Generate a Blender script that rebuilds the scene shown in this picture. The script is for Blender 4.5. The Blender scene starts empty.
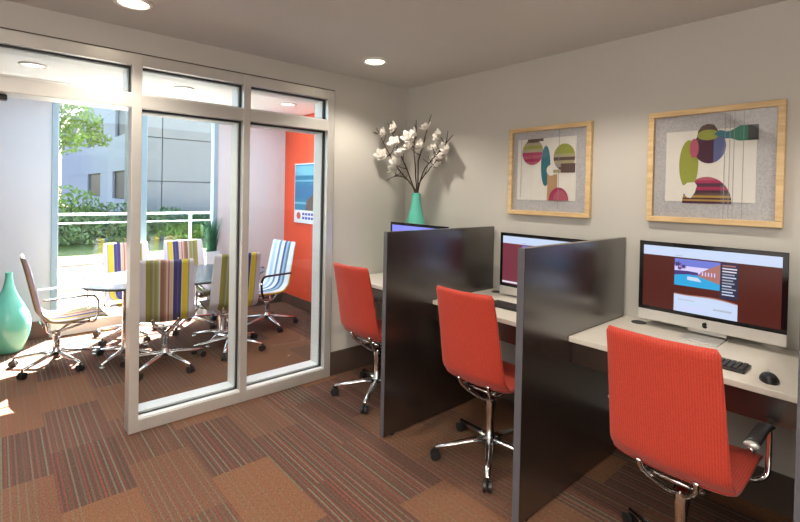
import bpy, bmesh, math, random
from mathutils import Vector, Matrix
random.seed(7)
PI = math.pi
SC = bpy.context.scene
COL = SC.collection
H = 2.423

# ------------------------------------------------------------------ materials
def nt(name):
    m = bpy.data.materials.new(name); m.use_nodes = True
    return m, m.node_tree.nodes, m.node_tree.links, m.node_tree.nodes['Principled BSDF']

def mat(name, col, rough=.5, metal=0., noise=0., nscale=30., bump=0., bscale=200., spec=.5, coat=0., sheen=0.):
    """principled material with a procedural tone variation and optional bump"""
    m, N, L, B = nt(name)
    B.inputs['Base Color'].default_value = (*col, 1)
    B.inputs['Roughness'].default_value = rough
    B.inputs['Metallic'].default_value = metal
    B.inputs['Specular IOR Level'].default_value = spec
    B.inputs['Coat Weight'].default_value = coat
    B.inputs['Sheen Weight'].default_value = sheen
    tc = N.new('ShaderNodeTexCoord')
    if noise:
        n = N.new('ShaderNodeTexNoise'); n.inputs['Scale'].default_value = nscale
        n.inputs['Detail'].default_value = 4
        L.new(tc.outputs['Object'], n.inputs['Vector'])
        r = N.new('ShaderNodeValToRGB')
        r.color_ramp.elements[0].position = .3; r.color_ramp.elements[1].position = .7
        r.color_ramp.elements[0].color = (*[c*(1-noise) for c in col], 1)
        r.color_ramp.elements[1].color = (*[min(1, c*(1+noise)) for c in col], 1)
        L.new(n.outputs['Fac'], r.inputs[0]); L.new(r.outputs[0], B.inputs['Base Color'])
    if bump:
        n2 = N.new('ShaderNodeTexNoise'); n2.inputs['Scale'].default_value = bscale
        b = N.new('ShaderNodeBump'); b.inputs['Strength'].default_value = bump
        b.inputs['Distance'].default_value = .002
        L.new(tc.outputs['Object'], n2.inputs['Vector'])
        L.new(n2.outputs['Fac'], b.inputs['Height']); L.new(b.outputs[0], B.inputs['Normal'])
    return m

def emis(name, col, s):
    m, N, L, B = nt(name)
    B.inputs['Base Color'].default_value = (*[c*.2 for c in col], 1)
    B.inputs['Emission Color'].default_value = (*col, 1)
    B.inputs['Emission Strength'].default_value = s
    B.inputs['Roughness'].default_value = .3
    return m

def glass_mat(name, tint=(.96, .98, .98), gloss=1.0):
    m, N, L, B = nt(name); N.remove(B)
    out = [n for n in N if n.type == 'OUTPUT_MATERIAL'][0]
    t = N.new('ShaderNodeBsdfTransparent'); t.inputs[0].default_value = (*tint, 1)
    g = N.new('ShaderNodeBsdfGlossy'); g.inputs['Roughness'].default_value = .01
    lw = N.new('ShaderNodeLayerWeight'); lw.inputs['Blend'].default_value = .5      # facing term, safe on both sides of a pane
    pw = N.new('ShaderNodeMath'); pw.operation = 'POWER'; pw.inputs[1].default_value = 4.5
    L.new(lw.outputs['Facing'], pw.inputs[0])
    f = N.new('ShaderNodeMath'); f.operation = 'MULTIPLY_ADD'; f.inputs[1].default_value = .8; f.inputs[2].default_value = .03
    L.new(pw.outputs[0], f.inputs[0])
    mu = N.new('ShaderNodeMath'); mu.operation = 'MULTIPLY'; mu.inputs[1].default_value = gloss
    mx = N.new('ShaderNodeMixShader')
    L.new(f.outputs[0], mu.inputs[0]); L.new(mu.outputs[0], mx.inputs[0])
    L.new(t.outputs[0], mx.inputs[1]); L.new(g.outputs[0], mx.inputs[2]); L.new(mx.outputs[0], out.inputs[0])
    return m

def stripes_mat(name, stops, width=.46, axis='X', rough=.75):
    """constant colour bands across the width of a chair shell"""
    m, N, L, B = nt(name); B.inputs['Roughness'].default_value = rough
    tc = N.new('ShaderNodeTexCoord'); s = N.new('ShaderNodeSeparateXYZ')
    L.new(tc.outputs['Object'], s.inputs[0])
    mr = N.new('ShaderNodeMapRange'); mr.inputs['From Min'].default_value = -width/2; mr.inputs['From Max'].default_value = width/2
    L.new(s.outputs[axis], mr.inputs[0])
    r = N.new('ShaderNodeValToRGB'); cr = r.color_ramp; cr.interpolation = 'CONSTANT'
    while len(cr.elements) < len(stops): cr.elements.new(.5)
    for e, (p, c) in zip(cr.elements, stops): e.position = p; 
    for e, (p, c) in zip(cr.elements, stops): e.color = (*c, 1)
    L.new(mr.outputs[0], r.inputs[0])
    w = N.new('ShaderNodeTexNoise'); w.inputs['Scale'].default_value = 400
    bp_ = N.new('ShaderNodeBump'); bp_.inputs['Strength'].default_value = .15; bp_.inputs['Distance'].default_value = .001
    L.new(tc.outputs['Object'], w.inputs['Vector']); L.new(w.outputs['Fac'], bp_.inputs['Height']); L.new(bp_.outputs[0], B.inputs['Normal'])
    L.new(r.outputs[0], B.inputs['Base Color'])
    return m

def wood_mat(name, c1, c2, rough=.45, scale=(3, 40, 40)):
    m, N, L, B = nt(name); B.inputs['Roughness'].default_value = rough
    tc = N.new('ShaderNodeTexCoord'); mp = N.new('ShaderNodeMapping'); mp.inputs['Scale'].default_value = scale
    n = N.new('ShaderNodeTexNoise'); n.inputs['Scale'].default_value = 1.5; n.inputs['Detail'].default_value = 6
    r = N.new('ShaderNodeValToRGB'); r.color_ramp.elements[0].position = .35; r.color_ramp.elements[1].position = .65
    r.color_ramp.elements[0].color = (*c1, 1); r.color_ramp.elements[1].color = (*c2, 1)
    L.new(tc.outputs['Object'], mp.inputs[0]); L.new(mp.outputs[0], n.inputs['Vector']); L.new(n.outputs['Fac'], r.inputs[0])
    L.new(r.outputs[0], B.inputs['Base Color'])
    return m

def red_weave():
    m, N, L, B = nt('coral weave fabric'); B.inputs['Roughness'].default_value = .7
    B.inputs['Sheen Weight'].default_value = .15
    tc = N.new('ShaderNodeTexCoord')
    w = N.new('ShaderNodeTexWave'); w.wave_type = 'BANDS'; w.bands_direction = 'X'
    w.inputs['Scale'].default_value = 38; w.inputs['Distortion'].default_value = 3.5
    w.inputs['Detail'].default_value = 1.0; w.inputs['Detail Scale'].default_value = 6
    r = N.new('ShaderNodeValToRGB')
    r.color_ramp.elements[0].color = (.38, .025, .011, 1); r.color_ramp.elements[1].color = (.54, .045, .017, 1)
    L.new(tc.outputs['Object'], w.inputs['Vector']); L.new(w.outputs['Fac'], r.inputs[0]); L.new(r.outputs[0], B.inputs['Base Color'])
    b = N.new('ShaderNodeBump'); b.inputs['Strength'].default_value = .25; b.inputs['Distance'].default_value = .002
    L.new(w.outputs['Fac'], b.inputs['Height']); L.new(b.outputs[0], B.inputs['Normal'])
    return m

def carpet_mat():
    m, N, L, B = nt('striped carpet tile'); B.inputs['Roughness'].default_value = .95
    B.inputs['Specular IOR Level'].default_value = .15
    def M(op, a, b=None, c=None):
        n = N.new('ShaderNodeMath'); n.operation = op
        for i, v in enumerate((a, b, c)):
            if v is None: continue
            if isinstance(v, (int, float)): n.inputs[i].default_value = v
            else: L.new(v, n.inputs[i])
        return n.outputs[0]
    tc = N.new('ShaderNodeTexCoord'); s = N.new('ShaderNodeSeparateXYZ'); L.new(tc.outputs['Object'], s.inputs[0])
    X, Y = s.outputs['X'], s.outputs['Y']
    row = M('FLOOR', M('MULTIPLY', M('ADD', Y, .13), 1/.305))
    colx = M('FLOOR', M('ADD', M('MULTIPLY', X, 1/.61), M('MULTIPLY', row, .37)))
    cv = N.new('ShaderNodeCombineXYZ'); L.new(row, cv.inputs[0]); L.new(colx, cv.inputs[1])
    wn = N.new('ShaderNodeTexWhiteNoise'); wn.noise_dimensions = '3D'; L.new(cv.outputs[0], wn.inputs['Vector'])
    tile = wn.outputs['Value']
    ramp = N.new('ShaderNodeValToRGB'); e = ramp.color_ramp
    e.elements[0].position = .12; e.elements[0].color = (.095, .055, .040, 1)
    e.elements[1].position = .92; e.elements[1].color = (.20, .097, .050, 1)
    q = e.elements.new(.55); q.color = (.142, .076, .048, 1)
    L.new(tile, ramp.inputs[0])
    def band(freq, seed, width):
        k = M('MULTIPLY', Y, freq)
        cell = M('FLOOR', k); fr = M('FRACT', k)
        c2 = N.new('ShaderNodeCombineXYZ'); L.new(cell, c2.inputs[0]); L.new(tile, c2.inputs[1]); c2.inputs[2].default_value = seed
        w2 = N.new('ShaderNodeTexWhiteNoise'); L.new(c2.outputs[0], w2.inputs['Vector'])
        on = M('LESS_THAN', M('ABSOLUTE', M('SUBTRACT', fr, .5)), width/2)
        return M('MULTIPLY', on, w2.outputs['Value'])
    grn = band(33, 1.3, .24); red = band(47, 7.7, .42)
    # stripes fade in the plain orange tiles
    st = M('SUBTRACT', 1.3, tile)
    nz = N.new('ShaderNodeTexNoise'); nz.inputs['Scale'].default_value = 1; nz.inputs['Detail'].default_value = 3
    mp = N.new('ShaderNodeMapping'); mp.inputs['Scale'].default_value = (60, 260, 1)
    L.new(tc.outputs['Object'], mp.inputs[0]); L.new(mp.outputs[0], nz.inputs['Vector'])
    m1 = N.new('ShaderNodeMixRGB'); L.new(M('MULTIPLY', M('MULTIPLY', red, st), .7), m1.inputs[0])
    L.new(ramp.outputs[0], m1.inputs[1]); m1.inputs[2].default_value = (.22, .060, .045, 1)
    m2 = N.new('ShaderNodeMixRGB'); L.new(M('MULTIPLY', M('MULTIPLY', grn, st), .9), m2.inputs[0]); m2.use_clamp = True
    L.new(m1.outputs[0], m2.inputs[1]); m2.inputs[2].default_value = (.150, .155, .105, 1)
    m3 = N.new('ShaderNodeMixRGB'); m3.blend_type = 'MULTIPLY'; m3.inputs[0].default_value = 1
    rr = N.new('ShaderNodeMapRange'); rr.inputs['From Min'].default_value = .25; rr.inputs['From Max'].default_value = .75
    rr.inputs['To Min'].default_value = .6; rr.inputs['To Max'].default_value = 1.4
    L.new(nz.outputs['Fac'], rr.inputs[0]); L.new(m2.outputs[0], m3.inputs[1]); L.new(rr.outputs[0], m3.inputs[2])
    L.new(m3.outputs[0], B.inputs['Base Color'])
    b = N.new('ShaderNodeBump'); b.inputs['Strength'].default_value = .5; b.inputs['Distance'].default_value = .003
    L.new(nz.outputs['Fac'], b.inputs['Height']); L.new(b.outputs[0], B.inputs['Normal'])
    return m

M = {}
M['wall'] = mat('warm grey wall paint', (.56, .542, .50), .8, noise=.02, nscale=2, bump=.05)
M['ceil'] = mat('taupe ceiling paint', (.655, .648, .63), .9, noise=.02, nscale=2)
M['confceil'] = mat('white ceiling paint', (.86, .89, .92), .85, noise=.01, nscale=2)
M['confwall'] = mat('pale wall paint', (.56, .60, .65), .8, noise=.02, nscale=2)
M['beige'] = mat('pale beige wall paint', (.66, .64, .65), .8, noise=.02, nscale=2)
M['orange'] = mat('orange red wall paint', (.80, .085, .028), .5, noise=.03, nscale=2)
M['base'] = mat('dark rubber baseboard', (.085, .058, .045), .45, noise=.08, nscale=8)
M['baseconf'] = mat('brown baseboard', (.12, .06, .045), .5, noise=.08, nscale=8)
M['alu'] = mat('satin nickel aluminium', (.66, .645, .61), .38, .55, noise=.03, nscale=12)
M['gasket'] = mat('black glazing gasket', (.02, .025, .03), .5, noise=.1)
M['whitebead'] = mat('pale glazing bead', (.80, .80, .78), .4, noise=.02)
M['mull'] = mat('blue grey window mullion', (.30, .42, .50), .4, .1, noise=.04)
M['glass'] = glass_mat('clear glass')
M['picglass'] = glass_mat('picture glass', (.97, .97, .97), .7)
M['espresso'] = wood_mat('espresso laminate', (.012, .0075, .006), (.02, .012, .009), .26, (40, 3, 3))
_b = M['espresso'].node_tree.nodes['Principled BSDF']; _b.inputs['Coat Weight'].default_value = 1; _b.inputs['Coat Roughness'].default_value = .27; _b.inputs['Coat IOR'].default_value = 1.95
M['edge'] = mat('grey edge band', (.10, .10, .115), .35, .0, noise=.05)
M['desk'] = mat('off white laminate', (.74, .70, .62), .35, noise=.02)
M['chrome'] = mat('polished aluminium', (.80, .80, .80), .14, 1., noise=.02)
M['black'] = mat('black plastic', (.015, .015, .016), .4, noise=.1)
M['rubber'] = mat('grey caster tread', (.05, .05, .055), .55, noise=.1)
M['red'] = red_weave()
M['teal'] = mat('teal glazed ceramic', (.16, .60, .47), .18, noise=.03, nscale=6, coat=.5)
M['teal2'] = mat('mint satin ceramic', (.12, .56, .44), .35, noise=.03, nscale=6)
M['silver'] = mat('anodised aluminium', (.70, .69, .66), .35, .6, noise=.01)
M['bezel'] = mat('black glass bezel', (.006, .006, .007), .08, noise=.05)
M['maple'] = wood_mat('pale maple frame', (.62, .42, .20), (.76, .56, .30), .4, (4, 30, 30))
M['linen'] = mat('grey linen mat board', (.48, .475, .49), .9, noise=.16, nscale=120, bump=.3)
M['print'] = mat('ivory art paper', (.78, .76, .70), .8, noise=.02)
M['bark'] = mat('dark brown bark', (.05, .03, .022), .8, noise=.3, nscale=60, bump=.4)
M['petal'] = mat('white silk petal', (.82, .79, .74), .7, noise=.04)
M['leaf'] = mat('dark green grass blade', (.02, .13, .06), .5, noise=.4, nscale=15)
M['pot'] = mat('white planter', (.75, .76, .78), .4, noise=.02)
M['table'] = mat('blue grey table laminate', (.10, .115, .13), .22, noise=.04)
M['gravel'] = mat('pale gravel', (.34, .29, .22), .9, noise=.45, nscale=22, bump=.6, bscale=60)
M['curb'] = mat('brown stone curb', (.30, .17, .12), .8, noise=.2)
M['conc'] = mat('pale concrete walk', (.32, .31, .30), .85, noise=.06, nscale=3)
M['joint'] = mat('concrete joint', (.18, .17, .17), .9, noise=.1)
M['lawn'] = mat('sunlit grass', (.070, .105, .016), .9, noise=.35, nscale=9, bump=.7, bscale=30)
M['hedge1'] = mat('bright green leaves', (.10, .18, .025), .6, noise=.5, nscale=3)
M['hedge2'] = mat('grey green leaves', (.10, .16, .065), .6, noise=.5, nscale=3)
M['hedge3'] = mat('deep green leaves', (.05, .14, .04), .6, noise=.5, nscale=3)
M['treeleaf'] = mat('olive green leaves', (.12, .18, .035), .6, noise=.55, nscale=2)
M['lilac'] = mat('pale stucco', (.30, .28, .32), .85, noise=.04, nscale=.6)
M['greypanel'] = mat('grey facade panel', (.20, .198, .195), .75, noise=.05, nscale=.8)
M['darkwin'] = mat('dark tinted window', (.018, .016, .018), .5, noise=.3, nscale=1, spec=.15)
M['rail'] = mat('white painted steel rail', (.5, .52, .56), .4, noise=.02)
M['lens'] = emis('lit lamp lens', (1, .86, .66), 9)
M['lensw'] = emis('lit lamp lens in conference room', (1, .86, .74), 5)
M['trim'] = mat('white lamp trim', (.85, .84, .80), .4, noise=.01)
M['carpet'] = carpet_mat()
W = (.66, .62, .68); OL = (.30, .26, .055); GG = (.30, .33, .27); BR = (.27, .12, .085); PK = (.62, .42, .36)
NV = (.045, .035, .16); YE = (.66, .50, .045); LI = (.62, .56, .68); LG = (.55, .55, .40); DK = (.06, .05, .07)
strp = [(0, OL), (.035, W), (.19, OL), (.25, (.24, .22, .07)), (.29, GG), (.32, OL), (.36, GG), (.385, LG), (.41, BR), (.47, (.38, .2, .15)), (.50, PK),
        (.53, BR), (.55, PK), (.59, LG), (.61, NV), (.67, (.08, .08, .25)), (.69, NV), (.735, LG), (.75, YE), (.84, GG), (.86, LI), (.97, OL)]
M['stripe'] = stripes_mat('multicolour striped upholstery', strp)
strp2 = [(0, YE), (.04, (.75, .78, .8)), (.22, (.12, .18, .26)), (.30, (.30, .46, .60)), (.38, (.06, .08, .20)), (.46, (.75, .78, .85)), (.58, (.16, .26, .42)),
         (.66, (.8, .8, .8)), (.74, (.42, .60, .78)), (.84, (.8, .82, .8)), (.95, YE)]
M['stripeblue'] = stripes_mat('blue and white striped upholstery', strp2)
def flat(name, c, r=.8): 
    if name not in M: M[name] = mat(name, c, r, noise=.04, nscale=60)
    return M[name]

# ------------------------------------------------------------------ mesh helpers
def link(name, bm, mats, parent=None, smooth=False, bevel=0, angle=True):
    me = bpy.data.meshes.new(name)
    bmesh.ops.recalc_face_normals(bm, faces=bm.faces)
    bm.to_mesh(me); bm.free()
    o = bpy.data.objects.new(name, me); COL.objects.link(o)
    for m in (mats if isinstance(mats, (list, tuple)) else [mats]): me.materials.append(m)
    if smooth:
        for p in me.polygons: p.use_smooth = True
    if bevel:
        b = o.modifiers.new('bevel', 'BEVEL'); b.width = bevel; b.segments = 2; b.limit_method = 'ANGLE'
    if parent: o.parent = parent
    return o

def empty(name, loc=(0, 0, 0), rz=0):
    o = bpy.data.objects.new(name, None); COL.objects.link(o)
    o.location = loc; o.rotation_euler = (0, 0, rz); o.empty_display_size = .05
    return o

def tag(o, label, cat, group=None, kind=None):
    o['label'] = label; o['category'] = cat
    if group: o['group'] = group
    if kind: o['kind'] = kind
    return o

def struct(o, label=None, cat=None):
    o['kind'] = 'structure'
    if label: o['label'] = label
    if cat: o['category'] = cat
    return o

def box(bm, x0, x1, y0, y1, z0, z1, mi=0):
    v = [bm.verts.new((x, y, z)) for x in (x0, x1) for y in (y0, y1) for z in (z0, z1)]
    for f in ((0, 1, 3, 2), (4, 6, 7, 5), (0, 4, 5, 1), (2, 3, 7, 6), (0, 2, 6, 4), (1, 5, 7, 3)):
        bm.faces.new([v[i] for i in f]).material_index = mi
    return v

def nb(): return bmesh.new()

def tube(bm, pts, r, seg=10, mi=0, rs=None, flat_=None):
    pts = [Vector(p) for p in pts]; rings = []
    up = None
    for i, p in enumerate(pts):
        t = (pts[min(i+1, len(pts)-1)] - pts[max(i-1, 0)]).normalized()
        if up is None:
            up = Vector((0, 0, 1)) if abs(t.z) < .9 else Vector((1, 0, 0))
        s = t.cross(up).normalized(); u = s.cross(t).normalized(); up = u
        rr = rs[i] if rs else r
        fx, fy = flat_ if flat_ else (1, 1)
        rings.append([bm.verts.new(p + s*math.cos(a)*rr*fx + u*math.sin(a)*rr*fy) for a in [2*PI*k/seg for k in range(seg)]])
    for a, b in zip(rings, rings[1:]):
        for k in range(seg):
            bm.faces.new((a[k], a[(k+1) % seg], b[(k+1) % seg], b[k])).material_index = mi
    for rg in (rings[0], rings[-1]): bm.faces.new(rg).material_index = mi

def lathe(bm, prof, seg=32, c=(0, 0), mi=0):
    rings = []
    for r, z in prof:
        if r < 1e-5: rings.append([bm.verts.new((c[0], c[1], z))])
        else: rings.append([bm.verts.new((c[0]+r*math.cos(2*PI*k/seg), c[1]+r*math.sin(2*PI*k/seg), z)) for k in range(seg)])
    for a, b in zip(rings, rings[1:]):
        for k in range(seg):
            k2 = (k+1) % seg
            if len(a) == 1 and len(b) == 1: continue
            if len(a) == 1: f = (a[0], b[k2], b[k])
            elif len(b) == 1: f = (a[k], a[k2], b[0])
            else: f = (a[k], a[k2], b[k2], b[k])
            bm.faces.new(f).material_index = mi

def smoothpath(pts, n=6):
    """Catmull-Rom through the points"""
    P = [Vector(p) for p in pts]; P = [2*P[0]-P[1]] + P + [2*P[-1]-P[-2]]; out = []
    for i in range(1, len(P)-2):
        for k in range(n):
            t = k/n; a, b, c, d = P[i-1:i+3]
            out.append(.5*((2*b)+(c-a)*t+(2*a-5*b+4*c-d)*t*t+(3*b-a-3*c+d)*t**3))
    out.append(P[-2]); return out

def copy_tree(o, parent=None):
    c = o.copy(); COL.objects.link(c); c.parent = parent
    for ch in list(o.children): copy_tree(ch, c)
    return c

# ------------------------------------------------------------------ the rooms
def slab(name, dims, m, parent=None, bevel=0):
    b = nb(); box(b, *dims); return link(name, b, m, parent, bevel=bevel)

XR, YB = 6.0, -6.0          # far ends of the main room behind the camera
XW = -2.5                   # inner face of the exterior wall
struct(slab('floor', (XW-.15, XR, YB, .25, -.1, 0), M['carpet']))
struct(slab('ceiling', (-.12, XR+.1, YB-.1, .1, H, H+.1), M['ceil']))
struct(slab('ceiling_conference', (XW-.15, -.12, YB-.1, .25, H, H+.1), M['confceil']))
struct(slab('wall_right', (0, XR+.1, 0, .1, 0, H), M['wall']))
struct(slab('wall_near', (XR, XR+.1, YB-.1, 0, 0, H), M['wall']))
struct(slab('wall_rear', (XW-.15, XR, YB-.1, YB, 0, H), M['wall']))
# the partition wall with the glazed screen and the open doorway in it
b = nb()
YJ, YD = -.785, -3.32
box(b, -.12, 0, YJ, .1, 0, H); box(b, -.12, 0, YD, YJ, 2.275, H); box(b, -.12, 0, YB, YD, 0, H)
struct(link('wall_left', b, M['wall']))
b = nb(); box(b, 0, .012, YJ+.005, -.004, 0, .19)
struct(link('baseboard_left', b, M['base'], bevel=.003))
b = nb(); box(b, .012, XR, -.012, 0, 0, .19)
struct(link('baseboard_right', b, M['base'], bevel=.003))
b = nb(); box(b, 0, .012, YB, YD-.01, 0, .19)
struct(link('baseboard_near', b, M['base'], bevel=.003))
# conference room shell
struct(slab('wall_accent', (XW-.15, -.12, .08, .18, 0, H), M['orange']))
b = nb(); box(b, XW-.15, XW, YB, -2.40, -.1, H); struct(link('wall_window_side', b, M['confwall']))
b = nb(); box(b, XW-.15, XW, -.80, .08, -.1, H); struct(link('wall_corner', b, M['beige']))
b = nb(); box(b, XW, XW+.012, YB, -2.41, 0, .17); struct(link('baseboard_window_side', b, M['baseconf'], bevel=.003))
b = nb(); box(b, XW, XW+.012, -.79, .07, 0, .13); struct(link('baseboard_corner', b, M['base'], bevel=.003))
b = nb(); box(b, XW+.012, -.13, .068, .08, 0, .13); struct(link('baseboard_accent', b, M['base'], bevel=.003))
# skin on the conference side of the partition is the same wall

# exterior window
w2 = struct(empty('window_2', (XW, -1.6, 0)), 'tall exterior window with blue grey mullions onto the garden', 'window')
def rel(o, loc):  # geometry was written in world coordinates: keep it there
    o.location = (-loc[0], -loc[1], -loc[2]); return o
WL = (XW, -1.6, 0)
b = nb()
for y0, y1 in ((-2.40, -2.345), (-1.63, -1.565), (-.85, -.80)): box(b, XW-.10, XW+.01, y0, y1, .13, H-.03)
box(b, XW-.10, XW+.01, -2.40, -.80, H-.05, H)
rel(link('window_frame', b, M['mull'], w2, bevel=.004), WL)
b = nb(); box(b, XW-.16, XW+.03, -2.40, -.80, 0, .13)
rel(link('window_sill', b, M['whitebead'], w2, bevel=.004), WL)
for y0, y1 in ((-2.345, -1.63), (-1.565, -.85)):
    b = nb(); box(b, XW-.05, XW-.044, y0, y1, .13, H-.05); rel(link('glass_pane', b, M['glass'], w2), WL)

# glazed partition screen
w1 = struct(empty('window_1', (0, -1.5, 0)), 'satin aluminium framed interior glass screen between the two rooms', 'glass partition')
WL = (0, -1.5, 0)
XF0, XF1 = -.165, .015
b = nb()
box(b, XF0, XF1, YD, YJ, 2.205, 2.275)            # head
box(b, XF0, XF1, YD, YJ, 1.955, 2.035)            # transom
box(b, XF0, XF1, -2.155, YJ, 0, .075); box(b, -.09, XF1, -2.199, -2.155, 0, .075)             # bottom rail
for y0, y1 in ((YD, YD+.06), (-2.200, -2.146), (-1.523, -1.473), (-.845, YJ)):
    box(b, -.09 if y0 == -2.200 else XF0, XF1+.0015, y0, y1, 0, 2.275)
rel(link('window_frame', b, M['alu'], w1, bevel=.003), WL)
panes = [(-2.146, -1.523, .075, 1.955), (-1.473, -.845, .075, 1.955), (-2.146, -1.523, 2.035, 2.205), (-1.473, -.845, 2.035, 2.205), (YD+.06, -2.200, 2.035, 2.205)]
b = nb()                                            # dark strip painted in for the shade line around the frame
box(b, 0, .004, YD-.006, YJ+.008, 2.275, 2.284); box(b, 0, .004, YJ, YJ+.008, 0, 2.284)
rel(link('gap_shade_strip', b, M['base'], w1), WL)
g = nb(); wb = nb()
for y0, y1, z0, z1 in panes:
    for (a0, a1, c0, c1) in ((y0, y1, z0, z0+.010), (y0, y1, z1-.010, z1), (y0, y0+.008, z0, z1), (y1-.008, y1, z0, z1)):
        box(g, -.052, -.030, a0, a1, c0, c1)
    box(wb, -.163, -.052, y0, y1, z0, z0+.022); box(wb, -.030, .008, y0, y1, z0, z0+.008)
    box(wb, -.163, -.052, y0, y1, z1-.016, z1); box(wb, -.163, -.052, y1-.016, y1, z0, z1)
rel(link('glazing_gasket', g, M['gasket'], w1), WL)
rel(link('glazing_bead', wb, M['whitebead'], w1), WL)
for y0, y1, z0, z1 in panes:
    b = nb(); box(b, -.044, -.038, y0+.004, y1-.004, z0+.004, z1-.004); rel(link('glass_pane', b, M['glass'], w1), WL)
b = nb(); box(b, -.122, -.06, -2.88, -2.76, 1.925, 1.953)
tag(link('door_closer', b, M['black'], bevel=.006), 'small black door hardware under the transom bar above the open doorway', 'door hardware')

# ------------------------------------------------------------------ downlights
def downlight(x, y, label, m, grp, r=.075):
    t = tag(empty('ceiling_light', (x, y, H)), label, 'ceiling light', grp)
    b = nb(); lathe(b, [(r-.006, -.004), (r-.004, -.010), (r+.018, -.008), (r+.020, 0), (r-.01, 0), (r-.006, -.004)], 32)
    link('trim_ring', b, M['trim'], t, True)
    b = nb(); lathe(b, [(0, -.003), (r-.008, -.003), (r-.008, -.001), (0, -.001)], 28)
    link('lamp_lens', b, m, t)
    return t
downlight(.49, -.76, 'round recessed ceiling downlight near the corner above the flower vase', M['lens'], 'recessed downlights in the main room')
downlight(.44, -2.28, 'round recessed ceiling downlight at the top edge of the photo above the doorway side', M['lens'], 'recessed downlights in the main room')
for x, y, lb in ((-1.50, -2.59, 'recessed downlight seen through the leftmost glass transom over the doorway'),
                 (-1.50, -1.48, 'recessed downlight seen through the middle glass transom pane'),
                 (-1.48, -.42, 'recessed downlight seen through the right transom pane beside the orange wall')):
    downlight(x, y, lb, M['lensw'], 'recessed downlights in the conference room')

def spot(x, y, power, size=150, blend=.5, col=(1, .86, .68), z=H-.02, rad=.05):
    l = bpy.data.lights.new('downlight_beam', 'SPOT'); l.energy = power; l.spot_size = math.radians(size); l.spot_blend = blend
    l.color = col; l.shadow_soft_size = rad
    o = bpy.data.objects.new('downlight_beam', l); COL.objects.link(o); o.location = (x, y, z); return o
def area(x, y, z, sx, sy, power, col, rot=(0, 0, 0)):
    l = bpy.data.lights.new('fill_light', 'AREA'); l.shape = 'RECTANGLE'; l.size = sx; l.size_y = sy; l.energy = power; l.color = col
    o = bpy.data.objects.new('fill_light', l); COL.objects.link(o); o.location = (x, y, z); o.rotation_euler = rot; return o
WARM = (1, .90, .77)
for x, y, p in ((.49, -.76, 34), (1.95, -.76, 34), (3.4, -.76, 26), (.44, -2.28, 40), (2.0, -2.4, 34), (3.6, -2.4, 26)):
    spot(x, y, p, 128, .55, WARM)
area(3.4, -3.9, H-.03, 3.4, 2.6, 50, (1, .92, .82))          # added soft fill under the ceiling behind the camera, no fitting built
area(3.2, YB+.05, 1.35, 4.5, 1.9, 26, (1, .97, .93), (PI/2, 0, 0))     # added fill in front of the solid rear wall, no window there
area(XR-.05, -3.6, 1.35, 1.9, 3.6, 12, (1, .97, .93), (0, PI/2, 0))  # added side fill in front of the solid near wall
area(3.6, -4.3, 1.95, 2.2, 1.6, 90, (1, .95, .88), (PI, 0, 0))          # added upward fill to brighten the ceiling, no lamp stands here
for x, y in ((-1.5, -2.59), (-1.5, -1.48), (-1.48, -.42)): spot(x, y, 9, 140, .6, (1, .93, .86))
area(-1.3, -1.4, H-.03, 1.6, 3.0, 38, (.62, .82, 1))  # added cool fill for the conference room, without a fitting

# ------------------------------------------------------------------ workstations
DX = [(.984, 1.014), (1.930, 1.965), (2.890, 2.925)]
DH, DD = 1.245, 1.049
for (x0, x1), lb in zip(DX, ('tall dark espresso divider panel nearest the corner, left of the middle red chair',
                             'tall dark glossy espresso divider panel between middle and nearest workstations',
                             'dark divider panel just entering the right edge of the photo')):
    t = tag(empty('desk_divider', ((x0+x1)/2, 0, 0)), lb, 'divider panel', 'espresso desk dividers')
    hw = (x1-x0)/2
    b = nb(); box(b, -hw, hw, -DD+.003, -.014, .012, DH); link('panel', b, M['espresso'], t, bevel=.002)
    b = nb(); box(b, -hw, hw, -DD, -DD+.003, .012, DH); link('edge_band', b, M['edge'], t)
    for yy in (-DD+.08, -.12):
        b = nb(); lathe(b, [(0, 0), (.014, 0), (.014, .012), (0, .012)], 12, (0, yy)); link('foot', b, M['black'], t)
DZ = .784
bays = [(.014, .983), (1.015, 1.929), (1.966, 2.889)]
for (x0, x1), lb in zip(bays, ('off white desk worktop in the corner behind the first dark divider',
                               'off white desk between the two dark dividers, in front of the middle red chair',
                               'off white desk under the large computer at the right with keyboard and mouse')):
    cx = (x0+x1)/2; hw = (x1-x0)/2
    t = tag(empty('desk', (cx, 0, 0)), lb, 'desk', 'built in white desks between dividers')
    b = nb(); box(b, -hw, hw, -.653, -.001, DZ-.026, DZ); link('worktop', b, M['desk'], t, bevel=.003)
    b = nb(); box(b, -hw, hw, -.622, -.600, .645, DZ-.026); link('apron', b, M['espresso'], t, bevel=.002)
    for sx in (-hw+.03, hw-.03):
        b = nb(); box(b, sx-.012, sx+.012, -.60, -.014, .70, DZ-.026); link('support_bracket', b, M['black'], t)
    gx = {0: -.30, 1: -.36, 2: -.345}[len([1 for q in bays if q[0] < x0])]
    b = nb(); lathe(b, [(0, DZ+.003), (.030, DZ+.003), (.036, DZ+.004), (.038, DZ), (0, DZ)], 24, (gx, -.10)); link('cable_grommet', b, M['rubber'], t, True)

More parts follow.
